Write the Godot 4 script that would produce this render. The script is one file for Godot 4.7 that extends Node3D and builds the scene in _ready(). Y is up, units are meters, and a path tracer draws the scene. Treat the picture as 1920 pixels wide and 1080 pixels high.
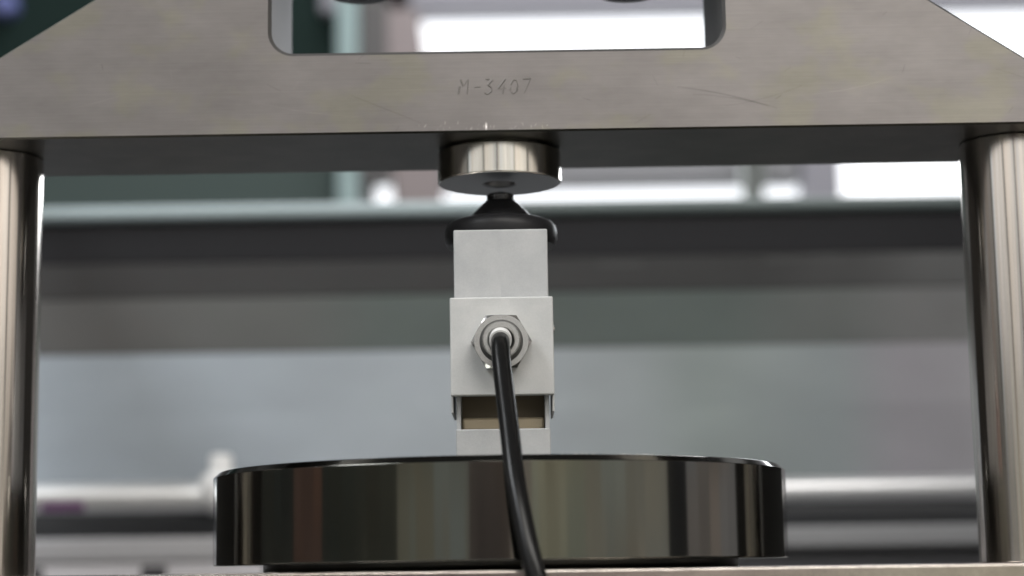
extends Node3D

# ---------------------------------------------------------------- helpers: geometry
class Geo:
	var v := PackedVector3Array()
	var n := PackedVector3Array()
	var u := PackedVector2Array()

	func tri(a: Vector3, b: Vector3, c: Vector3, na: Vector3, nb: Vector3, nc: Vector3, ua := Vector2.ZERO, ub := Vector2.ZERO, uc := Vector2.ZERO) -> void:
		if (b - a).cross(c - a).dot(na + nb + nc) > 0.0:      # Godot: front faces run clockwise
			v.append_array([a, c, b]); n.append_array([na, nc, nb]); u.append_array([ua, uc, ub])
		else:
			v.append_array([a, b, c]); n.append_array([na, nb, nc]); u.append_array([ua, ub, uc])

	func quad(a: Vector3, b: Vector3, c: Vector3, d: Vector3, na: Vector3, nb: Vector3, nc: Vector3, nd: Vector3, ua := Vector2.ZERO, ub := Vector2.ZERO, uc := Vector2.ZERO, ud := Vector2.ZERO) -> void:
		tri(a, b, c, na, nb, nc, ua, ub, uc)
		tri(a, c, d, na, nc, nd, ua, uc, ud)

	func mesh() -> ArrayMesh:
		var arr := []
		arr.resize(Mesh.ARRAY_MAX)
		arr[Mesh.ARRAY_VERTEX] = v
		arr[Mesh.ARRAY_NORMAL] = n
		arr[Mesh.ARRAY_TEX_UV] = u
		var m := ArrayMesh.new()
		m.add_surface_from_arrays(Mesh.PRIMITIVE_TRIANGLES, arr)
		return m

	# box whose edges are rounded with radius r
	func rbox(c: Vector3, size: Vector3, r: float, k := 2) -> Geo:
		var h := size * 0.5
		r = minf(r, minf(h.x, minf(h.y, h.z)) * 0.98)
		var core := h - Vector3(r, r, r)
		for axis in 3:
			for s in [-1.0, 1.0]:
				var a1: int = (axis + 1) % 3
				var a2: int = (axis + 2) % 3
				var g1 := _steps(core[a1], r, k)
				var g2 := _steps(core[a2], r, k)
				for i in g1.size() - 1:
					for j in g2.size() - 1:
						var p: Array[Vector3] = []
						var q: Array[Vector3] = []
						for ij in [[i, j], [i + 1, j], [i + 1, j + 1], [i, j + 1]]:
							var d := Vector3.ZERO
							d[axis] = s
							d[a1] = g1[ij[0]].y
							d[a2] = g2[ij[1]].y
							d = d.normalized()
							var o := Vector3.ZERO
							o[axis] = core[axis] * s
							o[a1] = g1[ij[0]].x
							o[a2] = g2[ij[1]].x
							p.append(c + o + d * r)
							q.append(d)
						quad(p[0], p[1], p[2], p[3], q[0], q[1], q[2], q[3], Vector2(p[0][a1], p[0][a2]), Vector2(p[1][a1], p[1][a2]), Vector2(p[2][a1], p[2][a2]), Vector2(p[3][a1], p[3][a2]))
		return self

	func _steps(core: float, _r: float, k: int) -> Array[Vector2]:
		var o: Array[Vector2] = []
		for i in k + 1:
			o.append(Vector2(-core, -tan(PI / 4 * (1.0 - float(i) / k))))
		for i in k + 1:
			o.append(Vector2(core, tan(PI / 4 * float(i) / k)))
		return o

	# profile of (radius, height) turned about the axis «up» through c; u runs along the axis so that grain runs round
	func lathe(prof: Array, c: Vector3, segs := 96, basis := Basis.IDENTITY, crease := 0.7) -> Geo:
		var pr: Array[Vector2] = []
		for p in prof:
			pr.append(p)
		var cnt := pr.size() - 1
		var sn: Array[Vector2] = []
		for i in cnt:
			var d := (pr[i + 1] - pr[i]).normalized()
			sn.append(Vector2(d.y, -d.x))
		var run := 0.0
		for i in cnt:
			var n0 := sn[i]
			var n1 := sn[i]
			if i > 0 and sn[i].dot(sn[i - 1]) > crease:
				n0 = _joint(pr, sn, i)
			if i < cnt - 1 and sn[i].dot(sn[i + 1]) > crease:
				n1 = _joint(pr, sn, i + 1)
			var r2 := run + pr[i].distance_to(pr[i + 1])
			for k in segs:
				var a := TAU * k / segs
				var b := TAU * (k + 1) / segs
				var ca := Vector3(sin(a), 0, cos(a))
				var cb := Vector3(sin(b), 0, cos(b))
				var P := [ca * pr[i].x + Vector3.UP * pr[i].y, cb * pr[i].x + Vector3.UP * pr[i].y, cb * pr[i + 1].x + Vector3.UP * pr[i + 1].y, ca * pr[i + 1].x + Vector3.UP * pr[i + 1].y]
				var N := [ca * n0.x + Vector3.UP * n0.y, cb * n0.x + Vector3.UP * n0.y, cb * n1.x + Vector3.UP * n1.y, ca * n1.x + Vector3.UP * n1.y]
				var va := a / TAU
				var vb := b / TAU
				if pr[i].x < 1e-7:
					tri(c + basis * P[0], c + basis * P[2], c + basis * P[3], basis * N[0], basis * N[2], basis * N[3], Vector2(run, va), Vector2(r2, vb), Vector2(r2, va))
				elif pr[i + 1].x < 1e-7:
					tri(c + basis * P[0], c + basis * P[1], c + basis * P[2], basis * N[0], basis * N[1], basis * N[2], Vector2(run, va), Vector2(run, vb), Vector2(r2, vb))
				else:
					quad(c + basis * P[0], c + basis * P[1], c + basis * P[2], c + basis * P[3], basis * N[0], basis * N[1], basis * N[2], basis * N[3], Vector2(run, va), Vector2(run, vb), Vector2(r2, vb), Vector2(r2, va))
			run = r2
		return self

	# shared normal where two profile lines meet; a line much longer than the other stays straight
	func _joint(pr: Array[Vector2], sn: Array[Vector2], i: int) -> Vector2:
		var before := pr[i - 1].distance_to(pr[i])
		var after := pr[i].distance_to(pr[i + 1])
		if before > 3.0 * after:
			return sn[i - 1]
		if after > 3.0 * before:
			return sn[i]
		return (sn[i] + sn[i - 1]).normalized()

	# round bar along a list of points
	func tube(pts: PackedVector3Array, r: float, segs := 20, flat := Vector3.ONE) -> Geo:
		var up := Vector3.UP
		var rings := []
		for i in pts.size():
			var t := (pts[mini(i + 1, pts.size() - 1)] - pts[maxi(i - 1, 0)]).normalized()
			if absf(t.dot(up)) > 0.95:
				up = Vector3.RIGHT
			var s := t.cross(up).normalized()
			up = s.cross(t).normalized()
			var ring := []
			for k in segs:
				var a := TAU * k / segs
				ring.append(s * cos(a) + up * sin(a))
			rings.append(ring)
		var run := 0.0
		for i in pts.size() - 1:
			var r2 := run + pts[i].distance_to(pts[i + 1])
			for k in segs:
				var m := (k + 1) % segs
				var a0: Vector3 = rings[i][k]
				var a1: Vector3 = rings[i][m]
				var b0: Vector3 = rings[i + 1][k]
				var b1: Vector3 = rings[i + 1][m]
				quad(pts[i] + a0 * r * flat, pts[i] + a1 * r * flat, pts[i + 1] + b1 * r * flat, pts[i + 1] + b0 * r * flat, a0, a1, b1, b0, Vector2(run, float(k) / segs), Vector2(run, float(k + 1) / segs), Vector2(r2, float(k + 1) / segs), Vector2(r2, float(k) / segs))
			run = r2
		for e in [0, pts.size() - 1]:
			var nn := (pts[e] - pts[1 if e == 0 else e - 1]).normalized()
			for k in segs:
				tri(pts[e], pts[e] + rings[e][k] * r * flat, pts[e] + rings[e][(k + 1) % segs] * r * flat, nn, nn, nn)
		return self

	# side wall of an extruded outline in x,y from z0 to z1, with a chamfer ch at both ends; hole turns the normals inward
	func wall(loop: PackedVector2Array, z0: float, z1: float, ch: float, hole := false) -> Geo:
		var ins := Geo.inset(loop, ch, hole)
		var cnt := loop.size()
		for i in cnt:
			var j := (i + 1) % cnt
			var d := (loop[j] - loop[i]).normalized()
			var nn := Vector3(d.y, -d.x, 0) * (-1.0 if hole else 1.0)
			var na := Geo.corner(loop, i, hole, nn)
			var nb := Geo.corner(loop, j, hole, nn)
			var a := Vector3(loop[i].x, loop[i].y, 0)
			var b := Vector3(loop[j].x, loop[j].y, 0)
			var f := Vector3(0, 0, z1 - ch)
			var g := Vector3(0, 0, z0 + ch)
			quad(a + f, b + f, b + g, a + g, na, nb, nb, na, Vector2(a.x + a.y, z1), Vector2(b.x + b.y, z1), Vector2(b.x + b.y, z0), Vector2(a.x + a.y, z0))
			var ia := Vector3(ins[i].x, ins[i].y, 0)
			var ib := Vector3(ins[j].x, ins[j].y, 0)
			var zf := Vector3(0, 0, z1)
			var zb := Vector3(0, 0, z0)
			var ca := (na + Vector3.BACK).normalized()
			var cb := (nb + Vector3.BACK).normalized()
			quad(a + f, b + f, ib + zf, ia + zf, ca, cb, cb, ca)
			ca = (na + Vector3.FORWARD).normalized()
			cb = (nb + Vector3.FORWARD).normalized()
			quad(a + g, b + g, ib + zb, ia + zb, ca, cb, cb, ca)
		return self

	static func corner(loop: PackedVector2Array, i: int, hole: bool, own: Vector3) -> Vector3:
		var cnt := loop.size()
		var d0 := (loop[i] - loop[(i - 1 + cnt) % cnt]).normalized()
		var d1 := (loop[(i + 1) % cnt] - loop[i]).normalized()
		if d0.dot(d1) < 0.9:
			return own
		var d := (d0 + d1).normalized()
		return Vector3(d.y, -d.x, 0) * (-1.0 if hole else 1.0)

	# the outline (counter-clockwise) moved towards the material by ch
	static func inset(loop: PackedVector2Array, ch: float, hole: bool) -> PackedVector2Array:
		var o := PackedVector2Array()
		var cnt := loop.size()
		var s := -1.0 if hole else 1.0
		for i in cnt:
			var d0 := (loop[i] - loop[(i - 1 + cnt) % cnt]).normalized()
			var d1 := (loop[(i + 1) % cnt] - loop[i]).normalized()
			var n0 := Vector2(-d0.y, d0.x)
			var n1 := Vector2(-d1.y, d1.x)
			var m := (n0 + n1).normalized()
			o.append(loop[i] + m * s * ch / maxf(m.dot(n0), 0.3))
		return o

	func face(poly: PackedVector2Array, z: float, toward: float) -> Geo:
		var nn := Vector3(0, 0, toward)
		var idx := Geometry2D.triangulate_polygon(poly)
		for t in range(0, idx.size(), 3):
			var a := poly[idx[t]]
			var b := poly[idx[t + 1]]
			var c := poly[idx[t + 2]]
			tri(Vector3(a.x, a.y, z), Vector3(b.x, b.y, z), Vector3(c.x, c.y, z), nn, nn, nn, a, b, c)
		return self

func put(called: String, g: Geo, mat: Material, parent: Node = null, at := Vector3.ZERO) -> MeshInstance3D:
	var o := MeshInstance3D.new()
	o.name = called
	o.mesh = g.mesh()
	o.material_override = null
	o.mesh.surface_set_material(0, mat)
	o.position = at
	(parent if parent else self).add_child(o, true)
	return o

func thing(called: String, label: String, category: String, at := Vector3.ZERO, group := "") -> Node3D:
	var o := Node3D.new()
	o.name = called
	o.position = at
	add_child(o, true)
	o.set_meta("label", label)
	o.set_meta("category", category)
	if group:
		o.set_meta("group", group)
	return o

func setting(called: String, at := Vector3.ZERO) -> Node3D:
	var o := Node3D.new()
	o.name = called
	o.position = at
	add_child(o, true)
	o.set_meta("kind", "structure")
	return o

# ---------------------------------------------------------------- helpers: materials
func srgb(r: float, g: float, b: float) -> Color:                 # from linear, real-world values
	return Color(r, g, b).linear_to_srgb()

func mat(c: Color, rough: float, metal := 0.0, spec := 0.5) -> StandardMaterial3D:
	var m := StandardMaterial3D.new()
	m.albedo_color = c
	m.roughness = rough
	m.metallic = metal
	m.metallic_specular = spec
	return m

func noise(seed_: int, freq: float, oct := 4) -> FastNoiseLite:
	var f := FastNoiseLite.new()
	f.seed = seed_
	f.noise_type = FastNoiseLite.TYPE_SIMPLEX_SMOOTH
	f.frequency = freq
	f.fractal_octaves = oct
	return f

# grey image of fine streaks that run along x (wide = length of the streaks in pixels)
func streaks(w: int, h: int, wide: float, lo: float, hi: float, seed_: int) -> ImageTexture:
	var a := noise(seed_, 1.0 / wide, 3)
	var b := noise(seed_ + 9, 0.012, 3)
	var data := PackedByteArray()
	data.resize(w * h)
	for y in h:
		for x in w:
			var t := a.get_noise_2d(x, y * wide * 0.55) * 0.75 + b.get_noise_2d(x, y) * 0.45
			data[y * w + x] = int(clampf(lerpf(lo, hi, t * 0.7 + 0.5), 0, 1) * 255)
	return ImageTexture.create_from_image(Image.create_from_data(w, h, false, Image.FORMAT_L8, data))

# mottled tint image: soft clouds between two colours, fine specks
func mottle(w: int, h: int, c0: Color, c1: Color, freq: float, speck: float, seed_: int) -> ImageTexture:
	var a := noise(seed_, freq, 4)
	var rng := RandomNumberGenerator.new()
	rng.seed = seed_
	var data := PackedByteArray()
	data.resize(w * h * 3)
	for y in h:
		for x in w:
			var t := clampf(a.get_noise_2d(x, y) * 0.9 + 0.5, 0, 1)
			var c := c0.lerp(c1, t)
			var s := 1.0 + rng.randfn(0.0, speck)
			var i := (y * w + x) * 3
			data[i] = int(clampf(c.r * s, 0, 1) * 255)
			data[i + 1] = int(clampf(c.g * s, 0, 1) * 255)
			data[i + 2] = int(clampf(c.b * s, 0, 1) * 255)
	return ImageTexture.create_from_image(Image.create_from_data(w, h, false, Image.FORMAT_RGB8, data))

const PX0 := -0.165
const PX1 := 0.165
const PY0 := 0.128
const PY1 := 0.218

# colour that changes along x (metres from the middle), softly mottled
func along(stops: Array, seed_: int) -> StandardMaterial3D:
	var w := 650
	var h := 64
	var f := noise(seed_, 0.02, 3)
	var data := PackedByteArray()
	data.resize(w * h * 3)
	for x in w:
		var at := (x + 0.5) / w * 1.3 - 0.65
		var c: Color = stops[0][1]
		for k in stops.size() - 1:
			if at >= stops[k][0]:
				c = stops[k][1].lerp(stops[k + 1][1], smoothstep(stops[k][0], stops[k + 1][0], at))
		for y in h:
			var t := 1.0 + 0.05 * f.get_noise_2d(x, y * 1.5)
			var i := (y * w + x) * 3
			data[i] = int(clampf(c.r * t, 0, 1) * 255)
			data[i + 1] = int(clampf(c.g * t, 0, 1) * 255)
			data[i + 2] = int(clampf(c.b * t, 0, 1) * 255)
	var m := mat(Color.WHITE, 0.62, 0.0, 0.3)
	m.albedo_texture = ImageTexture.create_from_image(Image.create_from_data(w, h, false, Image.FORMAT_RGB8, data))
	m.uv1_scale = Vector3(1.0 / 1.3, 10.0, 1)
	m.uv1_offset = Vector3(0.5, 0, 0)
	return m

# the ground face of the crosshead: mauve grey steel with yellowish oil stains, grinding lines, scratches and flecks
func crosshead_face() -> ImageTexture:
	var w := 1800
	var h := 490
	var n1 := noise(3, 0.006, 4)
	var n2 := noise(11, 0.011, 4)
	var n3 := noise(5, 0.03, 3)
	var line := noise(21, 0.01, 3)
	var fine := noise(31, 0.05, 2)
	var data := PackedByteArray()
	data.resize(w * h * 3)
	var base := Color(0.486, 0.471, 0.464)
	var stain := Color(0.494, 0.482, 0.450)
	var rng := RandomNumberGenerator.new()
	rng.seed = 4
	for y in h:
		var row := rng.randfn(0.0, 0.008)
		for x in w:
			var t := smoothstep(0.02, 0.5, n1.get_noise_2d(x, y * 1.7) + 0.35 * n2.get_noise_2d(x, y))
			var c := base.lerp(stain, t)
			var l := 1.0 + row + 0.016 * line.get_noise_2d(x, y * 40.0) + 0.015 * fine.get_noise_2d(x * 0.4, y * 11.0) + 0.06 * n1.get_noise_2d(x + 700, y * 2.0) + 0.016 * n3.get_noise_2d(x, y * 2.0)
			var i := (y * w + x) * 3
			data[i] = int(clampf(c.r * l, 0, 1) * 255)
			data[i + 1] = int(clampf(c.g * l, 0, 1) * 255)
			data[i + 2] = int(clampf(c.b * l, 0, 1) * 255)
	# scratches: long shallow arcs and short nicks, in metres on the face
	for k in 70:
		var long := k < 12
		var p := Vector2(rng.randf_range(PX0, PX1), rng.randf_range(0.131, 0.178))
		var ang := rng.randfn(0.0, 0.25) if long else rng.randf_range(-1.4, 1.4)
		var ln := rng.randf_range(0.015, 0.04) if long else rng.randf_range(0.001, 0.005)
		var bend := rng.randfn(0.0, 8.0)
		var amp := rng.randf_range(-0.1, 0.1)
		scratch(data, w, h, p, ang, ln, bend, amp, 0.6)
	scratch(data, w, h, Vector2(0.046, 0.1425), -0.12, 0.024, -9.0, -0.07, 1.0)
	scratch(data, w, h, Vector2(0.050, 0.1405), -0.05, 0.022, -12.0, -0.06, 0.8)
	scratch(data, w, h, Vector2(-0.112, 0.139), 0.2, 0.018, 6.0, 0.05, 0.9)
	# pale flecks of dried grease along the lower edge over the button
	for k in 30:
		var p := Vector2(rng.randfn(-0.002, 0.010), 0.1317 + absf(rng.randfn(0.0, 0.0009)))
		scratch(data, w, h, p, PI / 2 + rng.randfn(0.0, 0.5), rng.randf_range(0.0003, 0.0012), 0.0, rng.randf_range(0.08, 0.25), 0.8)
	scratch(data, w, h, Vector2(-0.0036, 0.1318), PI / 2, 0.0022, 0.0, 0.3, 1.6)
	return ImageTexture.create_from_image(Image.create_from_data(w, h, false, Image.FORMAT_RGB8, data))

func scratch(data: PackedByteArray, w: int, h: int, p: Vector2, ang: float, ln: float, bend: float, amp: float, wide: float) -> void:
	var steps := int(ln / 0.00009) + 2
	for s in steps:
		var f := float(s) / steps
		var px := (p.x - PX0) / (PX1 - PX0) * w
		var py := (PY1 - p.y) / (PY1 - PY0) * h
		var fade := sin(PI * clampf(f, 0.02, 0.98)) ** 0.5
		for dy in range(-2, 3):
			for dx in range(-2, 3):
				var x := int(px) + dx
				var y := int(py) + dy
				if x < 0 or y < 0 or x >= w or y >= h:
					continue
				var dd := Vector2(x + 0.5 - px, y + 0.5 - py).length()
				var k := 1.0 + amp * 0.35 * fade * clampf(wide - dd + 0.5, 0, 1)
				var i := (y * w + x) * 3
				for c in 3:
					data[i + c] = clampi(int(data[i + c] * k), 0, 255)
		p += Vector2(cos(ang), sin(ang)) * ln / steps
		ang += bend * ln / steps

# ---------------------------------------------------------------- the scene
func _ready() -> void:
	# --- camera: a little below the crosshead, looking up at it
	var cam := Camera3D.new()
	cam.name = "camera"
	var att := CameraAttributesPhysical.new()
	att.frustum_focal_length = 78.89
	att.exposure_aperture = 11.0
	att.frustum_focus_distance = 0.467
	att.frustum_near = 0.05
	att.frustum_far = 12.0
	cam.attributes = att
	add_child(cam)
	cam.position = Vector3(0.0024, 0.0195, 0.5)
	cam.basis = Basis(Vector3.RIGHT, deg_to_rad(8.49)) * Basis(Vector3.BACK, deg_to_rad(-0.9))
	cam.current = true
	# --- environment
	var we := WorldEnvironment.new()
	we.name = "environment"
	var env := Environment.new()
	env.background_mode = Environment.BG_COLOR
	env.background_color = srgb(0.05, 0.05, 0.05)
	env.tonemap_mode = Environment.TONE_MAPPER_LINEAR
	env.tonemap_exposure = 1.0
	env.sdfgi_enabled = true
	env.ssao_enabled = true
	env.ssil_enabled = true
	we.environment = env
	add_child(we)
	# --- lamps: two strip lights under the laboratory ceiling, and an added fill lamp behind
	lamp("ceiling_lamp", "long white ceiling strip lamp over the front of the test frame", Vector3(0.45, 1.15, 0.90), Vector3(0.45, 0.0, 0.9), Vector2(1.3, 0.3), 2.3, Color(1.0, 0.985, 0.965))
	lamp("ceiling_lamp", "white ceiling strip lamp over the left side of the test frame", Vector3(-0.90, 1.25, 0.42), Vector3(-0.90, 0.0, 0.42), Vector2(0.3, 1.1), 2.2, Color(0.97, 0.985, 1.0))
	lamp("ceiling_lamp", "unseen white strip lamp added behind the test frame to brighten the far things", Vector3(0.2, 1.3, -1.15), Vector3(0.2, 0.0, -1.15), Vector2(1.3, 0.25), 1.6, Color(0.98, 0.985, 1.0))
	build_setting()
	build_background()
	build_frame()
	build_button()
	build_platen()
	build_cell()

func lamp(called: String, label: String, at: Vector3, target: Vector3, size: Vector2, energy: float, tint: Color) -> void:
	var o := thing(called, label, "ceiling lamp", at, "strip lamps over the test frame")
	o.look_at_from_position(at, target, Vector3.BACK)
	var white := mat(srgb(0.7, 0.7, 0.7), 0.5)
	put("lamp_housing", Geo.new().rbox(Vector3(0, 0, 0.04), Vector3(size.x + 0.06, size.y + 0.06, 0.07), 0.006), white, o)
	var glow := mat(Color.WHITE, 0.6)
	glow.emission_enabled = true
	glow.emission = tint
	glow.emission_energy_multiplier = 2.0
	put("lamp_diffuser", Geo.new().rbox(Vector3.ZERO, Vector3(size.x, size.y, 0.006), 0.002), glow, o)
	var l := AreaLight3D.new()
	l.name = "lamp_light"
	l.area_size = size
	l.light_energy = energy
	l.light_color = tint
	l.area_range = 8.0
	l.shadow_enabled = true
	l.position = Vector3(0, 0, -0.006)
	o.add_child(l)

# the bench the rig stands on and unseen panels added for the polished steel to mirror
func build_setting() -> void:
	var bench := put("workbench_top", Geo.new().rbox(Vector3(0, -0.02, -0.25), Vector3(2.2, 0.04, 1.1), 0.003), mat(srgb(0.10, 0.10, 0.10), 0.5))
	bench.set_meta("kind", "structure")
	var wall := setting("reflected_panel_ring")
	# azimuth from, to (degrees, right of the camera side), colour
	var rows := [
		[-150.0, -128.0, Color(0.05, 0.05, 0.05)], [-128.0, -114.0, Color(0.14, 0.08, 0.05)], [-114.0, -84.0, Color(0.05, 0.055, 0.05)],
		[-84.0, -70.0, Color(0.20, 0.115, 0.09)], [-70.0, -55.0, Color(0.06, 0.07, 0.06)], [-55.0, -38.0, Color(0.09, 0.09, 0.07)], [-38.0, -24.0, Color(0.38, 0.38, 0.32)],
		[-24.0, -11.0, Color(0.45, 0.47, 0.44)], [-11.0, 4.0, Color(0.16, 0.13, 0.125)], [4.0, 12.0, Color(0.62, 0.55, 0.50)], [12.0, 32.0, Color(0.68, 0.66, 0.52)],
		[32.0, 48.0, Color(0.6, 0.6, 0.55)], [48.0, 66.0, Color(0.70, 0.68, 0.63)], [66.0, 75.0, Color(0.04, 0.04, 0.045)], [75.0, 106.0, Color(0.62, 0.58, 0.59)],
		[106.0, 122.0, Color(0.10, 0.07, 0.055)], [122.0, 128.0, Color(0.4, 0.35, 0.33)], [128.0, 150.0, Color(0.07, 0.06, 0.06)]]
	var rng := RandomNumberGenerator.new()
	rng.seed = 23
	for r in rows:
		var cut := rng.randf_range(0.045, 0.125)
		wall_part("wall_panel", wall, r[0], r[1], 1.55, -0.7, cut, r[2], rng, 4.5, 0.13)
		wall_part("wall_panel", wall, r[0], r[1], 1.55, cut + 0.001, 0.17, r[2] * Color(1.0, 1.0, 0.97), rng, 5.0, 0.13)
	for r in [[-150.0, -100.0, 0.12], [-100.0, -88.0, 0.45], [-88.0, -62.0, 0.22], [-62.0, -58.0, 0.06], [-58.0, -30.0, 0.68], [-30.0, -27.0, 0.08], [-27.0, -5.0, 0.88], [-5.0, -2.5, 0.08], [-2.5, 27.0, 0.80], [27.0, 29.0, 0.15], [29.0, 52.0, 0.82], [52.0, 56.0, 0.10], [56.0, 76.0, 0.75], [76.0, 88.0, 0.10], [88.0, 108.0, 0.45], [108.0, 150.0, 0.12]]:
		wall_part("upper_panel", wall, r[0], r[1], 1.58, 0.245, 1.645, Color(r[2], r[2] * 0.985, r[2] * 0.96), rng, 7.0, 0.10)
	for s in [-1.0, 1.0]:
		put("unseen_dark_board", Geo.new().rbox(Vector3(0.275 * s, 0.14, -0.19), Vector3(0.012, 0.28, 0.36), 0.002), mat(srgb(0.035, 0.033, 0.03), 0.7, 0.0, 0.25), wall)  # unseen dark boards added to darken the edge reflections in the disc

# upright boards between two azimuths, each a little lighter or darker than the next
func wall_part(called: String, wall: Node3D, from: float, to: float, rad: float, low: float, high: float, c: Color, rng: RandomNumberGenerator, step: float, vary: float) -> void:
	var cuts := [from]
	while to - cuts[-1] > step * 1.6:
		cuts.append(cuts[-1] + step * rng.randf_range(0.5, 1.4))
	cuts.append(to)
	for k in cuts.size() - 1:
		var half := deg_to_rad(cuts[k + 1] - cuts[k]) * 0.5
		var mid := deg_to_rad(cuts[k + 1] + cuts[k]) * 0.5
		var t := 1.0 + rng.randfn(0.0, vary)
		var warm := 1.0 + rng.randfn(0.0, vary * 0.4)
		var p := put(called, Geo.new().rbox(Vector3.ZERO, Vector3(2.0 * rad * tan(half), high - low, 0.03), 0.003), mat(srgb(c.r * t * warm, c.g * t, c.b * t / warm), 0.6), wall, Vector3(sin(mid) * rad, (low + high) * 0.5, cos(mid) * rad))
		p.rotation.y = mid

# ---------------------------------------------------------------- what stands out of focus behind
func build_background() -> void:
	var zb := -0.45
	# grey machine panel with the dark rail and its pale lip above it
	var pan := thing("panelled_machine", "blue grey painted machine side below the dark rail", "machine", Vector3(0, 0, zb))
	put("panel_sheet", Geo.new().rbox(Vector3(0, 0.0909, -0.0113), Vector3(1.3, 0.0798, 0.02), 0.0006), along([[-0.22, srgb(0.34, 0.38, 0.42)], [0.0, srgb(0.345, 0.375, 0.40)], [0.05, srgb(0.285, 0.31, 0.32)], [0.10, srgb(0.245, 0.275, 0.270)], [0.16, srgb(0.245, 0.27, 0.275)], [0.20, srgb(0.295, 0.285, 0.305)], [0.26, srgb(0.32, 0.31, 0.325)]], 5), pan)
	var rail := thing("machine_rail", "wide dark grey rail with a pale teal top lip running across behind", "rail", Vector3(0, 0, zb))
	var dark := mat(srgb(0.022, 0.022, 0.024), 0.7, 0.0, 0.25)
	put("rail_web", Geo.new().rbox(Vector3(0, 0.1875, -0.0139), Vector3(1.3, 0.021, 0.0278), 0.0008), dark, rail)
	put("rail_web", Geo.new().rbox(Vector3(0, 0.1680, -0.0142), Vector3(1.3, 0.0180, 0.0276), 0.0008), along([[-0.22, srgb(0.050, 0.049, 0.049)], [0.12, srgb(0.042, 0.042, 0.042)], [0.17, srgb(0.060, 0.060, 0.060)], [0.22, srgb(0.10, 0.10, 0.10)]], 7), rail)  # right end painted paler in place of a window reflection
	put("rail_shade_strip", Geo.new().rbox(Vector3(0, 0.1447, -0.0145), Vector3(1.3, 0.0286, 0.0272), 0.0008), along([[-0.22, srgb(0.108, 0.106, 0.104)], [-0.12, srgb(0.118, 0.120, 0.116)], [-0.05, srgb(0.096, 0.112, 0.106)], [0.10, srgb(0.090, 0.106, 0.100)], [0.16, srgb(0.115, 0.122, 0.118)], [0.21, srgb(0.165, 0.165, 0.164)]], 6), rail)  # strip coloured for shade under the rail, right end for a window reflection
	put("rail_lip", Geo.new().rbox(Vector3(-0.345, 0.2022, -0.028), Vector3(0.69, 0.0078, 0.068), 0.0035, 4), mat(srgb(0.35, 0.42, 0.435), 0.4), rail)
	put("rail_lip", Geo.new().rbox(Vector3(0.3255, 0.2020, -0.0285), Vector3(0.65, 0.0074, 0.067), 0.0035, 4), mat(srgb(0.13, 0.16, 0.158), 0.45), rail)  # right half of the lip coloured darker for its dimmer light
	var streak := mat(srgb(0.075, 0.075, 0.075), 0.7, 0.0, 0.25)  # thin paler dashes across the rail face
	for s in [[0.058, 0.1728, 0.022], [0.142, 0.1738, 0.02], [0.160, 0.1742, 0.022]]:
		put("pale_dash", Geo.new().rbox(Vector3(s[0], s[1], -0.0004), Vector3(s[2], 0.0018, 0.0006), 0.0002), streak, rail)
	# white tube with a ball fitting and a purple label
	var white := mat(srgb(0.95, 0.955, 0.955), 0.42, 0.75, 0.6)
	var cap := mat(srgb(0.93, 0.93, 0.925), 0.45)
	var tube := thing("white_tube", "white glossy tube with ball fitting and purple label, behind left of the disc", "tube", Vector3(0, 0.0577, -0.43))
	put("tube_body", Geo.new().tube([Vector3(-0.6, 0, 0), Vector3(-0.15, 0, 0)], 0.0072, 32), white, tube)
	put("ball_fitting", Geo.new().lathe([Vector2(0, -0.009), Vector2(0.005, -0.0085), Vector2(0.009, -0.005), Vector2(0.0112, 0), Vector2(0.0112, 0.006), Vector2(0.009, 0.0105), Vector2(0.006, 0.0115), Vector2(0.0055, 0.0195), Vector2(0.004, 0.0205), Vector2(0, 0.0207)], Vector3(-0.1415, 0, 0), 32), cap, tube)
	var lab := Geo.new()
	for k in 10:
		var a := deg_to_rad(-62.0 + k * 4.6)
		var b := deg_to_rad(-62.0 + (k + 1) * 4.6)
		var na := Vector3(0, sin(a), cos(a))
		var nb := Vector3(0, sin(b), cos(b))
		var x0 := Vector3(-0.228, 0, 0)
		var x1 := Vector3(-0.207, 0, 0)
		lab.quad(x0 + na * 0.00725, x1 + na * 0.00725, x1 + nb * 0.00725, x0 + nb * 0.00725, na, na, nb, nb)
	put("purple_label", lab, mat(srgb(0.26, 0.10, 0.28), 0.5), tube)
	var bar := thing("pale_bar", "pale grey round bar behind right of the disc", "bar", Vector3(0, 0.0566, -0.43))
	put("bar_body", Geo.new().tube([Vector3(0.12, 0, 0), Vector3(0.6, 0, 0)], 0.0058, 32), mat(srgb(0.85, 0.85, 0.86), 0.35, 0.6), bar)
	# recess and extruded rails below them
	var deck := thing("recessed_strip", "dark grey recessed strip below the white tube and bar", "strip", Vector3(0, 0, zb))
	put("strip_body", Geo.new().rbox(Vector3(0, 0.0400, -0.0125), Vector3(1.3, 0.0216, 0.02), 0.002), mat(srgb(0.075, 0.075, 0.077), 0.6, 0.0, 0.3), deck)
	var alu := mat(srgb(0.52, 0.52, 0.54), 0.4, 0.3)
	var e1 := thing("extruded_rail", "light grey extruded rail with black slots, behind left of the disc", "rail", Vector3(-0.35, 0, zb))
	put("rail_body", Geo.new().rbox(Vector3(0, 0.0325, 0.0), Vector3(0.54, 0.0115, 0.045), 0.002), alu, e1)
	put("slotted_strip", Geo.new().rbox(Vector3(0, 0.0130, 0.006), Vector3(0.54, 0.025, 0.03), 0.001), mat(srgb(0.66, 0.65, 0.68), 0.5), e1)
	for x in [-0.30, -0.2335, -0.1735, -0.1135]:
		put("slot", Geo.new().rbox(Vector3(x + 0.35, 0.0205, 0.0213), Vector3(0.0125, 0.0075, 0.0006), 0.0002), mat(srgb(0.015, 0.015, 0.02), 0.6), e1)
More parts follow.
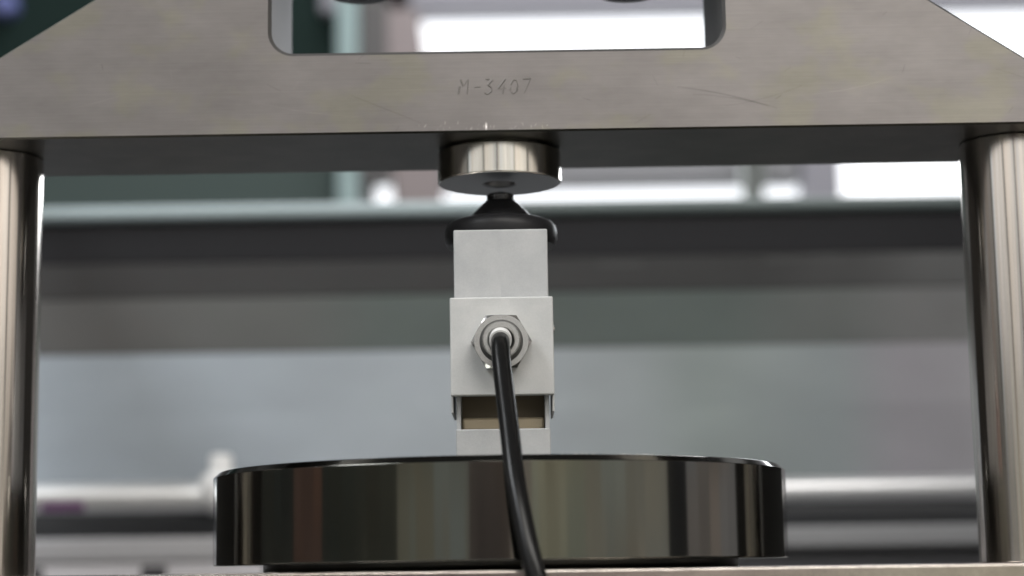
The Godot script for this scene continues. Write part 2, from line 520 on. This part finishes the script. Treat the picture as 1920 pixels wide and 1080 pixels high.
	var e2 := thing("extruded_rail", "mid grey extruded rail behind right of the disc, above a dark gap", "rail", Vector3(0.35, 0, zb))
	put("rail_body", Geo.new().rbox(Vector3(0, 0.0335, 0.0), Vector3(0.54, 0.0105, 0.045), 0.002), mat(srgb(0.26, 0.26, 0.265), 0.45), e2)
	put("rail_foot", Geo.new().rbox(Vector3(0, 0.014, 0.0), Vector3(0.54, 0.0275, 0.03), 0.001), mat(srgb(0.05, 0.05, 0.055), 0.5), e2)

	# far things seen through the opening and under the crosshead
	var zf := -1.5
	var win := thing("lit_window", "bright white window far behind, seen through the crosshead opening", "window", Vector3(0, 0, zf))
	var fr := mat(srgb(0.26, 0.255, 0.285), 0.5)
	var pane := mat(Color.WHITE, 0.5)
	pane.emission_enabled = true
	pane.emission = Color(0.97, 0.985, 1.0)
	pane.emission_energy_multiplier = 1.4
	for s in [[-0.145, 0.3535], [0.3535, 0.95]]:
		put("window_pane", Geo.new().rbox(Vector3((s[0] + s[1]) * 0.5, 0.50, -0.02), Vector3(s[1] - s[0] - 0.002, 0.235, 0.01), 0.001), pane, win)
	put("window_frame", Geo.new().rbox(Vector3(0.40, 0.668, 0.0), Vector3(1.2, 0.10, 0.05), 0.004), fr, win)
	put("window_frame", Geo.new().rbox(Vector3(0.40, 0.365, 0.0), Vector3(1.2, 0.03, 0.05), 0.004), fr, win)
	put("mullion", Geo.new().rbox(Vector3(0.334, 0.50, 0.0), Vector3(0.041, 0.236, 0.05), 0.004), fr, win)
	put("window_jamb", Geo.new().rbox(Vector3(-0.143, 0.541, 0.012), Vector3(0.032, 0.222, 0.03), 0.003), mat(srgb(0.085, 0.08, 0.078), 0.6), win)
	var al := AreaLight3D.new()
	al.name = "window_light"
	al.area_size = Vector2(1.0, 0.22)
	al.light_energy = 0.5
	al.light_color = Color(0.97, 0.985, 1.0)
	al.area_range = 6.0
	al.shadow_enabled = true
	win.add_child(al)
	al.position = Vector3(0.40, 0.50, 0.03)
	al.rotation.y = PI
	var duct := put("grey_duct", Geo.new().rbox(Vector3(0.119, 0.4885, zf + 0.005), Vector3(0.385, 0.130, 0.03), 0.006), mat(srgb(0.24, 0.24, 0.25), 0.6))
	duct.set_meta("label", "grey horizontal duct crossing in front of the bright window")
	duct.set_meta("category", "duct")
	var post := put("dark_post", Geo.new().rbox(Vector3(0.2585, 0.444, zf + 0.035), Vector3(0.023, 0.10, 0.02), 0.004), mat(srgb(0.10, 0.11, 0.10), 0.6))
	post.set_meta("label", "short dark grey post in front of the bright window, right of the load cell")
	post.set_meta("category", "post")
	var col := put("tan_column", Geo.new().rbox(Vector3.ZERO, Vector3(0.054, 0.40, 0.03), 0.008), mat(srgb(0.25, 0.21, 0.207), 0.6), null, Vector3(-0.108, 0.515, zf + 0.01))
	col.set_meta("label", "pinkish tan column left of the bright window")
	col.set_meta("category", "column")
	col.rotation.z = 0.12
	var strip := put("glass_edge", Geo.new().rbox(Vector3(-0.170, 0.55, zf + 0.02), Vector3(0.0225, 0.48, 0.03), 0.003), mat(srgb(0.27, 0.36, 0.355), 0.4))
	strip.set_meta("label", "narrow pale teal upright strip beside the dark green cabinet")
	strip.set_meta("category", "strip")
	var cab := thing("green_cabinet", "dark green cabinet with a paler lower panel, far behind at left", "cabinet", Vector3(-0.48, 0, zf))
	put("cabinet_body", Geo.new().rbox(Vector3(0, 0.66, -0.02), Vector3(0.59, 0.40, 0.06), 0.004), mat(srgb(0.011, 0.022, 0.019), 0.7, 0.0, 0.2), cab)
	put("lower_panel", Geo.new().rbox(Vector3(0, 0.40, -0.02), Vector3(0.59, 0.118, 0.06), 0.004), mat(srgb(0.058, 0.079, 0.073), 0.6, 0.0, 0.3), cab)
	put("indicator_knob", Geo.new().lathe([Vector2(0, 0.02), Vector2(0.01, 0.018), Vector2(0.014, 0.01), Vector2(0.014, -0.005)], Vector3(-0.062, 0.633, 0.01), 24, Basis(Vector3.RIGHT, PI / 2)), mat(srgb(0.13, 0.15, 0.35), 0.4), cab)
	var back := put("back_wall", Geo.new().rbox(Vector3(0, 0.5, zf - 0.12), Vector3(3.4, 1.4, 0.05), 0.004), mat(srgb(0.16, 0.155, 0.15), 0.7))
	back.set_meta("kind", "structure")

# ---------------------------------------------------------------- load frame
func arc(o: PackedVector2Array, c: Vector2, r: float, a0: float, a1: float, k := 12) -> void:
	for i in k + 1:
		var a := deg_to_rad(lerpf(a0, a1, float(i) / k))
		o.append(c + Vector2(cos(a), sin(a)) * r)

func build_frame() -> void:
	var fr := thing("loading_rig", "brushed steel loading rig: crosshead with cut-out on two round columns", "test rig")
	# crosshead plate
	var zh := 0.0234
	var out := PackedVector2Array([Vector2(-0.158, 0.1314), Vector2(0.158, 0.1314), Vector2(0.158, 0.1345), Vector2(0.036, 0.2155), Vector2(-0.030, 0.2155), Vector2(-0.158, 0.1355)])
	var hole := PackedVector2Array()
	arc(hole, Vector2(-0.0534, 0.1589), 0.0057, 180, 270)
	arc(hole, Vector2(0.0525, 0.1589), 0.0057, 270, 360)
	arc(hole, Vector2(0.0525, 0.1803), 0.0057, 0, 90)
	arc(hole, Vector2(-0.0534, 0.1803), 0.0057, 90, 180)
	var ch := 0.0005
	var hc := 0.0009
	var o2 := Geo.inset(out, ch, false)
	var h2 := Geo.inset(hole, hc, true)
	var left := PackedVector2Array()                        # the face in two C-shaped halves that meet at x = 0
	var right := PackedVector2Array()
	for half in 2:
		var s := -1.0 if half == 0 else 1.0
		var poly := PackedVector2Array([Vector2(0, o2[0].y)])
		var side := []
		for p in o2:
			if p.x * s > 0:
				side.append(p)
		if half == 0:
			side = [o2[0], o2[5], o2[4]]
		else:
			side = [o2[1], o2[2], o2[3]]
		for p in side:
			poly.append(p)
		poly.append(Vector2(0, o2[3].y))
		poly.append(Vector2(0, 0.186 + hc))
		var seq: Array = []
		for p in h2:
			if p.x * s > 0:
				seq.append(p)
		if half == 0:
			seq = seq.slice(13, 26) + seq.slice(0, 13) if seq[0].y > 0.17 else seq
			# order from top to bottom on the left: top arc (90..180) then bottom arc (180..270)
			var top := []
			var bot := []
			for p in seq:
				if p.y > 0.17:
					top.append(p)
				else:
					bot.append(p)
			seq = top + bot
		else:
			seq.reverse()
		for p in seq:
			poly.append(p)
		poly.append(Vector2(0, 0.1532 - hc))
		if half == 0:
			left = poly
		else:
			right = poly
	var ground := mat(Color.WHITE, 0.42, 1.0)
	ground.albedo_texture = crosshead_face()
	ground.uv1_scale = Vector3(1.0 / (PX1 - PX0), -1.0 / (PY1 - PY0), 1)
	ground.uv1_offset = Vector3(-PX0 / (PX1 - PX0), PY1 / (PY1 - PY0), 0)
	ground.anisotropy_enabled = true
	ground.anisotropy = -0.5
	var head := put("crosshead", Geo.new().face(left, zh, 1).face(right, zh, 1).face(left, -zh, -1).face(right, -zh, -1), ground, fr)
	var milled := mat(Color.WHITE, 0.40, 1.0)
	milled.albedo_texture = mottle(256, 256, srgb(0.05, 0.05, 0.042), srgb(0.08, 0.076, 0.066), 0.02, 0.03, 14)
	milled.uv1_triplanar = true
	milled.uv1_scale = Vector3(9, 9, 9)
	put("milled_edge", Geo.new().wall(out, -zh, zh, ch), milled, head)
	var bore := mat(srgb(0.085, 0.082, 0.08), 0.65, 0.7)
	put("opening_edge", Geo.new().wall(hole, -zh, zh, hc, true), bore, head)
	engrave(head, Vector3(-0.0107, 0.1414, zh))
	var black := mat(srgb(0.03, 0.03, 0.032), 0.35, 0.4)
	for b in [[-0.0378, 0.1757, 0.0093], [0.0354, 0.1750, 0.0093]]:
		put("bolt", Geo.new().lathe([Vector2(0, 0), Vector2(0.0045, 0), Vector2(0.0046, 0.002), Vector2(0.005, 0.002), Vector2(0.0051, 0), Vector2(b[2] - 0.0008, 0), Vector2(b[2], 0.0008), Vector2(b[2], 0.0102), Vector2(0, 0.0102)], Vector3(b[0], b[1], 0), 48), black, head)
	# columns
	var steel := mat(Color.WHITE, 0.15, 1.0)
	steel.albedo_texture = streaks(256, 512, 60.0, 0.72, 0.84, 40)
	steel.albedo_color = Color(1.0, 0.965, 0.93)
	steel.uv1_scale = Vector3(4, 1, 1)
	steel.anisotropy_enabled = true
	steel.anisotropy = 0.85
	for s in [-1.0, 1.0]:
		put("column", Geo.new().lathe([Vector2(0.0, 0.0), Vector2(0.0134, 0.0), Vector2(0.0138, 0.0004), Vector2(0.0138, 0.1115), Vector2(0.0134, 0.1119), Vector2(0.0, 0.1119)], Vector3.ZERO, 128), steel, fr, Vector3(0.1375 * s, 0.0195, 0))
	# base plate
	var bm := mat(Color.WHITE, 0.2, 1.0)
	bm.albedo_texture = mottle(512, 128, srgb(0.42, 0.38, 0.35), srgb(0.52, 0.475, 0.435), 0.03, 0.04, 77)
	bm.uv1_triplanar = true
	bm.uv1_scale = Vector3(6, 30, 6)
	var base := put("base_plate", Geo.new().rbox(Vector3(0, 0.0098, 0), Vector3(0.40, 0.0196, 0.16), 0.0005), bm, fr)
	base.rotation.z = deg_to_rad(-0.12)

# hand-stamped lettering: thin dark strokes cut into the face
func engrave(parent: Node3D, at: Vector3) -> void:
	var glyphs := {
		"M": [[Vector2(0, 0), Vector2(0.05, 1)], [Vector2(0.05, 1), Vector2(0.3, 0.55), Vector2(0.58, 1.02)], [Vector2(0.58, 1.0), Vector2(0.62, 0)]],
		"-": [[Vector2(0.08, 0.48), Vector2(0.5, 0.5)]],
		"3": [[Vector2(0.03, 0.98), Vector2(0.5, 0.96), Vector2(0.24, 0.6), Vector2(0.48, 0.46), Vector2(0.52, 0.2), Vector2(0.3, 0.0), Vector2(0.03, 0.08)]],
		"4": [[Vector2(0.42, 0), Vector2(0.46, 1.0), Vector2(0.02, 0.36), Vector2(0.62, 0.38)]],
		"0": [[Vector2(0.3, 0), Vector2(0.08, 0.2), Vector2(0.05, 0.6), Vector2(0.2, 0.95), Vector2(0.42, 0.92), Vector2(0.56, 0.55), Vector2(0.5, 0.15), Vector2(0.3, 0)]],
		"7": [[Vector2(0.0, 0.96), Vector2(0.58, 1.0), Vector2(0.22, 0.0)]]}
	var g := Geo.new()
	var x := 0.0
	var h := 0.0040
	var rng := RandomNumberGenerator.new()
	rng.seed = 12
	var pos := [0.0, 0.0037, 0.0066, 0.0100, 0.0131, 0.0162]
	var word := "M-3407"
	for i in word.length():
		x = pos[i]
		var dy := rng.randfn(0.0, 0.0001)
		for st in glyphs[word[i]]:
			for k in st.size() - 1:
				var a: Vector2 = st[k]
				var b: Vector2 = st[k + 1]
				var pts := PackedVector3Array()
				if rng.randf() < 0.1:
					b = a.lerp(b, 0.55)
				for q in 4:
					var p := a.lerp(b, q / 3.0)
					pts.append(at + Vector3(x + p.x * h * 0.92 + p.y * h * 0.12, p.y * h + dy, 0.00002) + Vector3(rng.randfn(0, 0.00003), rng.randfn(0, 0.00003), 0))
				g.tube(pts, 0.00021 * rng.randf_range(0.5, 1.3), 8, Vector3(1, 1, 0.25))
	put("stamped_lettering", g, mat(srgb(0.155, 0.145, 0.135), 0.55, 0.6), parent)

func build_button() -> void:
	var b := thing("loading_button", "short round steel button fixed under the middle of the crosshead", "loading button", Vector3(-0.0005, 0.1224, 0))
	var st := mat(Color.WHITE, 0.15, 1.0)
	st.albedo_texture = streaks(128, 512, 40.0, 0.70, 0.82, 61)
	st.albedo_color = Color(1.0, 0.98, 0.94)
	st.uv1_scale = Vector3(10, 1, 1)
	st.anisotropy_enabled = true
	st.anisotropy = 0.8
	put("button_rim", Geo.new().lathe([Vector2(0.0162, 0.0), Vector2(0.0166, 0.0004), Vector2(0.0166, 0.0081), Vector2(0.0162, 0.0085), Vector2(0.0143, 0.0086), Vector2(0.0143, 0.00898)], Vector3.ZERO, 128), st, b)
	var under := mat(srgb(0.22, 0.22, 0.225), 0.36, 1.0)
	put("button_seat", Geo.new().lathe([Vector2(0.0, 0.0042), Vector2(0.0016, 0.0040), Vector2(0.0030, 0.0030), Vector2(0.0038, 0.0016), Vector2(0.0042, 0.0003), Vector2(0.0048, 0.0), Vector2(0.0162, 0.0)], Vector3.ZERO, 96, Basis.IDENTITY, 0.9), under, b)

func build_platen() -> void:
	var p := thing("platen", "wide dark polished steel disc standing on the base plate", "disc", Vector3(-0.0016, 0.0196, 0))
	var chrome := mat(srgb(0.145, 0.143, 0.128), 0.10, 1.0)
	chrome.anisotropy_enabled = true
	chrome.anisotropy = 0.5
	put("disc", Geo.new().lathe([Vector2(0.0, 0.0021), Vector2(0.0740, 0.0021), Vector2(0.0743, 0.0022), Vector2(0.07445, 0.0026), Vector2(0.07445, 0.0243), Vector2(0.0744, 0.0244), Vector2(0.0731, 0.0256), Vector2(0.0726, 0.0258), Vector2(0.0, 0.0258)], Vector3.ZERO, 256, Basis.IDENTITY, 0.93), chrome, p)
	put("foot_ring", Geo.new().lathe([Vector2(0.0, 0.0), Vector2(0.0612, 0.0), Vector2(0.0617, 0.0005), Vector2(0.0617, 0.00205), Vector2(0.0, 0.00205)], Vector3.ZERO, 128), mat(srgb(0.05, 0.05, 0.045), 0.3, 0.8), p)

	# lint along the right of the upper rim
	var lint := Geo.new()
	var rng := RandomNumberGenerator.new()
	rng.seed = 71
	for k in 34:
		var a := deg_to_rad(rng.randf_range(12.0, 34.0))
		var r := rng.randf_range(0.0708, 0.0721)
		var sz := rng.randf_range(0.00012, 0.00034)
		lint.rbox(Vector3(sin(a) * r, 0.0258 + sz * 0.3, cos(a) * r), Vector3(sz * rng.randf_range(0.8, 2.2), sz, sz), sz * 0.4, 1)
	var dust := put("dust", lint, mat(srgb(0.5, 0.5, 0.48), 0.8), p)
	dust.set_meta("kind", "stuff")

# ---------------------------------------------------------------- S-type load cell with its cable
func build_cell() -> void:
	var c := thing("load_cell", "light grey S-shaped load cell with hex cable gland, standing on the dark disc", "load cell", Vector3(-0.00035, 0.0452, 0))
	var y0 := 0.0452
	var grey := mat(Color.WHITE, 0.42, 0.0, 0.5)
	grey.albedo_texture = mottle(256, 256, Color(0.610, 0.617, 0.622), Color(0.650, 0.654, 0.656), 0.014, 0.014, 90)
	grey.uv1_triplanar = true
	grey.uv1_scale = Vector3(25, 25, 25)
	var w := 0.0238
	var body := Node3D.new()
	body.name = "body"
	c.add_child(body, true)
	put("upper_arm", Geo.new().rbox(Vector3(0, 0.0402, 0), Vector3(w, 0.0396, 0.054), 0.00035), grey, body)
	put("lower_arm", Geo.new().rbox(Vector3(0, 0.0047, 0), Vector3(w - 0.0002, 0.0094, 0.054), 0.00035), grey, body)
	put("web", Geo.new().rbox(Vector3(0, 0.0148, -0.005), Vector3(w - 0.0024, 0.0112, 0.042), 0.0003), mat(srgb(0.15, 0.122, 0.082), 0.5, 0.3), body)  # colour darkened for the shade in the top of the slot
	put("lit_web_band", Geo.new().rbox(Vector3(0, 0.0109, 0.002), Vector3(w - 0.0028, 0.0034, 0.042), 0.0009, 3), mat(srgb(0.40, 0.335, 0.235), 0.45, 0.3), body)  # added step, coloured paler where light reaches into the slot
	for s in [-1.0, 1.0]:
		put("side_wall", Geo.new().rbox(Vector3(s * (w * 0.5 - 0.0008), 0.0148, -0.0006), Vector3(0.0011, 0.0112, 0.0526), 0.0002), grey, body)
	var sheet := mat(Color.WHITE, 0.40, 0.0, 0.5)
	sheet.albedo_texture = mottle(256, 256, Color(0.665, 0.670, 0.668), Color(0.700, 0.702, 0.698), 0.016, 0.012, 91)
	sheet.uv1_triplanar = true
	sheet.uv1_scale = Vector3(25, 25, 25)
	# sheet cover round the middle, with a small screw at its side
	var cover := Node3D.new()
	cover.name = "cover"
	c.add_child(cover, true)
	put("cover_front", Geo.new().rbox(Vector3(0, 0.0299, 0.0285), Vector3(0.0259, 0.0247, 0.0030), 0.0004), sheet, cover)
	for s in [-1.0, 1.0]:
		put("cover_side", Geo.new().rbox(Vector3(s * 0.01265, 0.0279, 0.0150), Vector3(0.0006, 0.0287, 0.0236), 0.0002), sheet, cover)
	var nickel := mat(srgb(0.56, 0.555, 0.535), 0.22, 1.0)
	put("screw", Geo.new().lathe([Vector2(0.0, 0.0007), Vector2(0.0009, 0.0006), Vector2(0.0013, 0.0), Vector2(0.0013, -0.001)], Vector3(0.0130, 0.0362, 0.012), 20, Basis(Vector3.BACK, -PI / 2)), nickel, cover)
	# gland
	var g := Node3D.new()
	g.name = "cable_gland"
	g.position = Vector3(-0.0001, 0.0305, 0.0300)
	c.add_child(g, true)
	var fwd := Basis(Vector3.RIGHT, PI / 2)
	put("hex_nut", hex_nut(0.0076, 0.0046, 0.0052), nickel, g)
	put("gland_cap", Geo.new().lathe([Vector2(0.0053, 0.0), Vector2(0.0053, 0.0040), Vector2(0.0048, 0.0041), Vector2(0.0047, 0.0074), Vector2(0.0044, 0.0079), Vector2(0.0035, 0.0079), Vector2(0.0032, 0.0075), Vector2(0.0031, 0.0030)], Vector3.ZERO, 64, fwd, 0.85), nickel, g)
	put("groove_ring", Geo.new().lathe([Vector2(0.0054, 0.0040), Vector2(0.0054, 0.0047), Vector2(0.0047, 0.0049)], Vector3.ZERO, 64, fwd), mat(srgb(0.03, 0.03, 0.028), 0.5), g)
	put("rubber_seal", Geo.new().lathe([Vector2(0.0031, 0.0064), Vector2(0.0024, 0.0066), Vector2(0.0, 0.0066)], Vector3.ZERO, 48, fwd), mat(srgb(0.02, 0.02, 0.02), 0.6), g)
	# cable: out of the gland, over the disc and down in front of the base
	var cv := Curve3D.new()
	var pts := [Vector3(-0.0005, 0.0757, 0.034), Vector3(-0.0006, 0.0757, 0.0405), Vector3(-0.0006, 0.0735, 0.0475), Vector3(-0.0004, 0.0690, 0.0525), Vector3(0.0002, 0.0624, 0.0585), Vector3(0.0013, 0.0515, 0.0690), Vector3(0.0025, 0.0391, 0.0800), Vector3(0.0045, 0.0274, 0.0870), Vector3(0.0066, 0.0183, 0.0910), Vector3(0.0095, 0.0085, 0.0930), Vector3(0.013, 0.0026, 0.098), Vector3(0.02, 0.0024, 0.12)]
	for i in pts.size():
		var t: Vector3 = (pts[mini(i + 1, pts.size() - 1)] - pts[maxi(i - 1, 0)]) / 6.0
		cv.add_point(pts[i], -t, t)
	cv.bake_interval = 0.0008
	var path := cv.get_baked_points()
	for i in path.size():
		path[i] -= c.position
	var rubber := mat(srgb(0.006, 0.006, 0.006), 0.27, 0.0, 0.28)
	put("cable", Geo.new().tube(path, 0.00228, 28), rubber, c)
	put("cable_sleeve", Geo.new().tube(path.slice(0, 25), 0.00272, 28), mat(srgb(0.60, 0.60, 0.59), 0.4), c)
	# black loading cap with its pointed stud, on top of the body
	var blk := mat(srgb(0.012, 0.012, 0.013), 0.42, 0.0, 0.3)
	put("loading_cap", Geo.new().lathe([Vector2(0.0, 0.0), Vector2(0.0142, 0.0), Vector2(0.0147, 0.0006), Vector2(0.0150, 0.0018), Vector2(0.0150, 0.0040), Vector2(0.0146, 0.0053), Vector2(0.0137, 0.0063), Vector2(0.0120, 0.0070), Vector2(0.0095, 0.0073), Vector2(0.0088, 0.0074)], Vector3(0, 0.1053 - y0, 0), 96), blk, c)
	put("stud", Geo.new().lathe([Vector2(0.0094, 0.0070), Vector2(0.0090, 0.0074), Vector2(0.0050, 0.0115), Vector2(0.0041, 0.0122), Vector2(0.0040, 0.0125), Vector2(0.0034, 0.0126), Vector2(0.0034, 0.0130), Vector2(0.0037, 0.0131), Vector2(0.0037, 0.0139), Vector2(0.0033, 0.0143), Vector2(0.0018, 0.0147), Vector2(0.0, 0.0148)], Vector3(0, 0.1053 - y0, 0), 64, Basis.IDENTITY, 0.8), mat(srgb(0.014, 0.014, 0.015), 0.27, 0.0, 0.5), c)

func hex_nut(rc: float, depth: float, bore: float) -> Geo:
	var g := Geo.new()
	var zc := depth - 0.0011
	for k in 6:
		var a := deg_to_rad(60.0 * k)
		var b := deg_to_rad(60.0 * (k + 1))
		var pa := Vector3(cos(a), sin(a), 0) * rc
		var pb := Vector3(cos(b), sin(b), 0) * rc
		var nn := Vector3(cos((a + b) * 0.5), sin((a + b) * 0.5), 0)
		var steps := 10
		var rim := rc * 0.885
		for s in steps:
			var p := pa.lerp(pb, float(s) / steps)
			var q := pa.lerp(pb, float(s + 1) / steps)
			# chamfer cone meets the flats in a curve
			var zp := depth - (p.length() - rim) * 1.0
			var zq := depth - (q.length() - rim) * 1.0
			g.quad(p, q, Vector3(q.x, q.y, zq), Vector3(p.x, p.y, zp), nn, nn, nn, nn)
			var rp := p.normalized() * rim
			var rq := q.normalized() * rim
			rp = rp if p.length() > rim else p
			rq = rq if q.length() > rim else q
			var cn := (p.normalized() + Vector3.BACK).normalized()
			g.quad(Vector3(p.x, p.y, zp), Vector3(q.x, q.y, zq), Vector3(rq.x, rq.y, depth), Vector3(rp.x, rp.y, depth), cn, cn, cn, cn)
			var ip := p.normalized() * bore
			var iq := q.normalized() * bore
			g.quad(Vector3(rp.x, rp.y, depth), Vector3(rq.x, rq.y, depth), Vector3(iq.x, iq.y, depth), Vector3(ip.x, ip.y, depth), Vector3.BACK, Vector3.BACK, Vector3.BACK, Vector3.BACK)
	return g
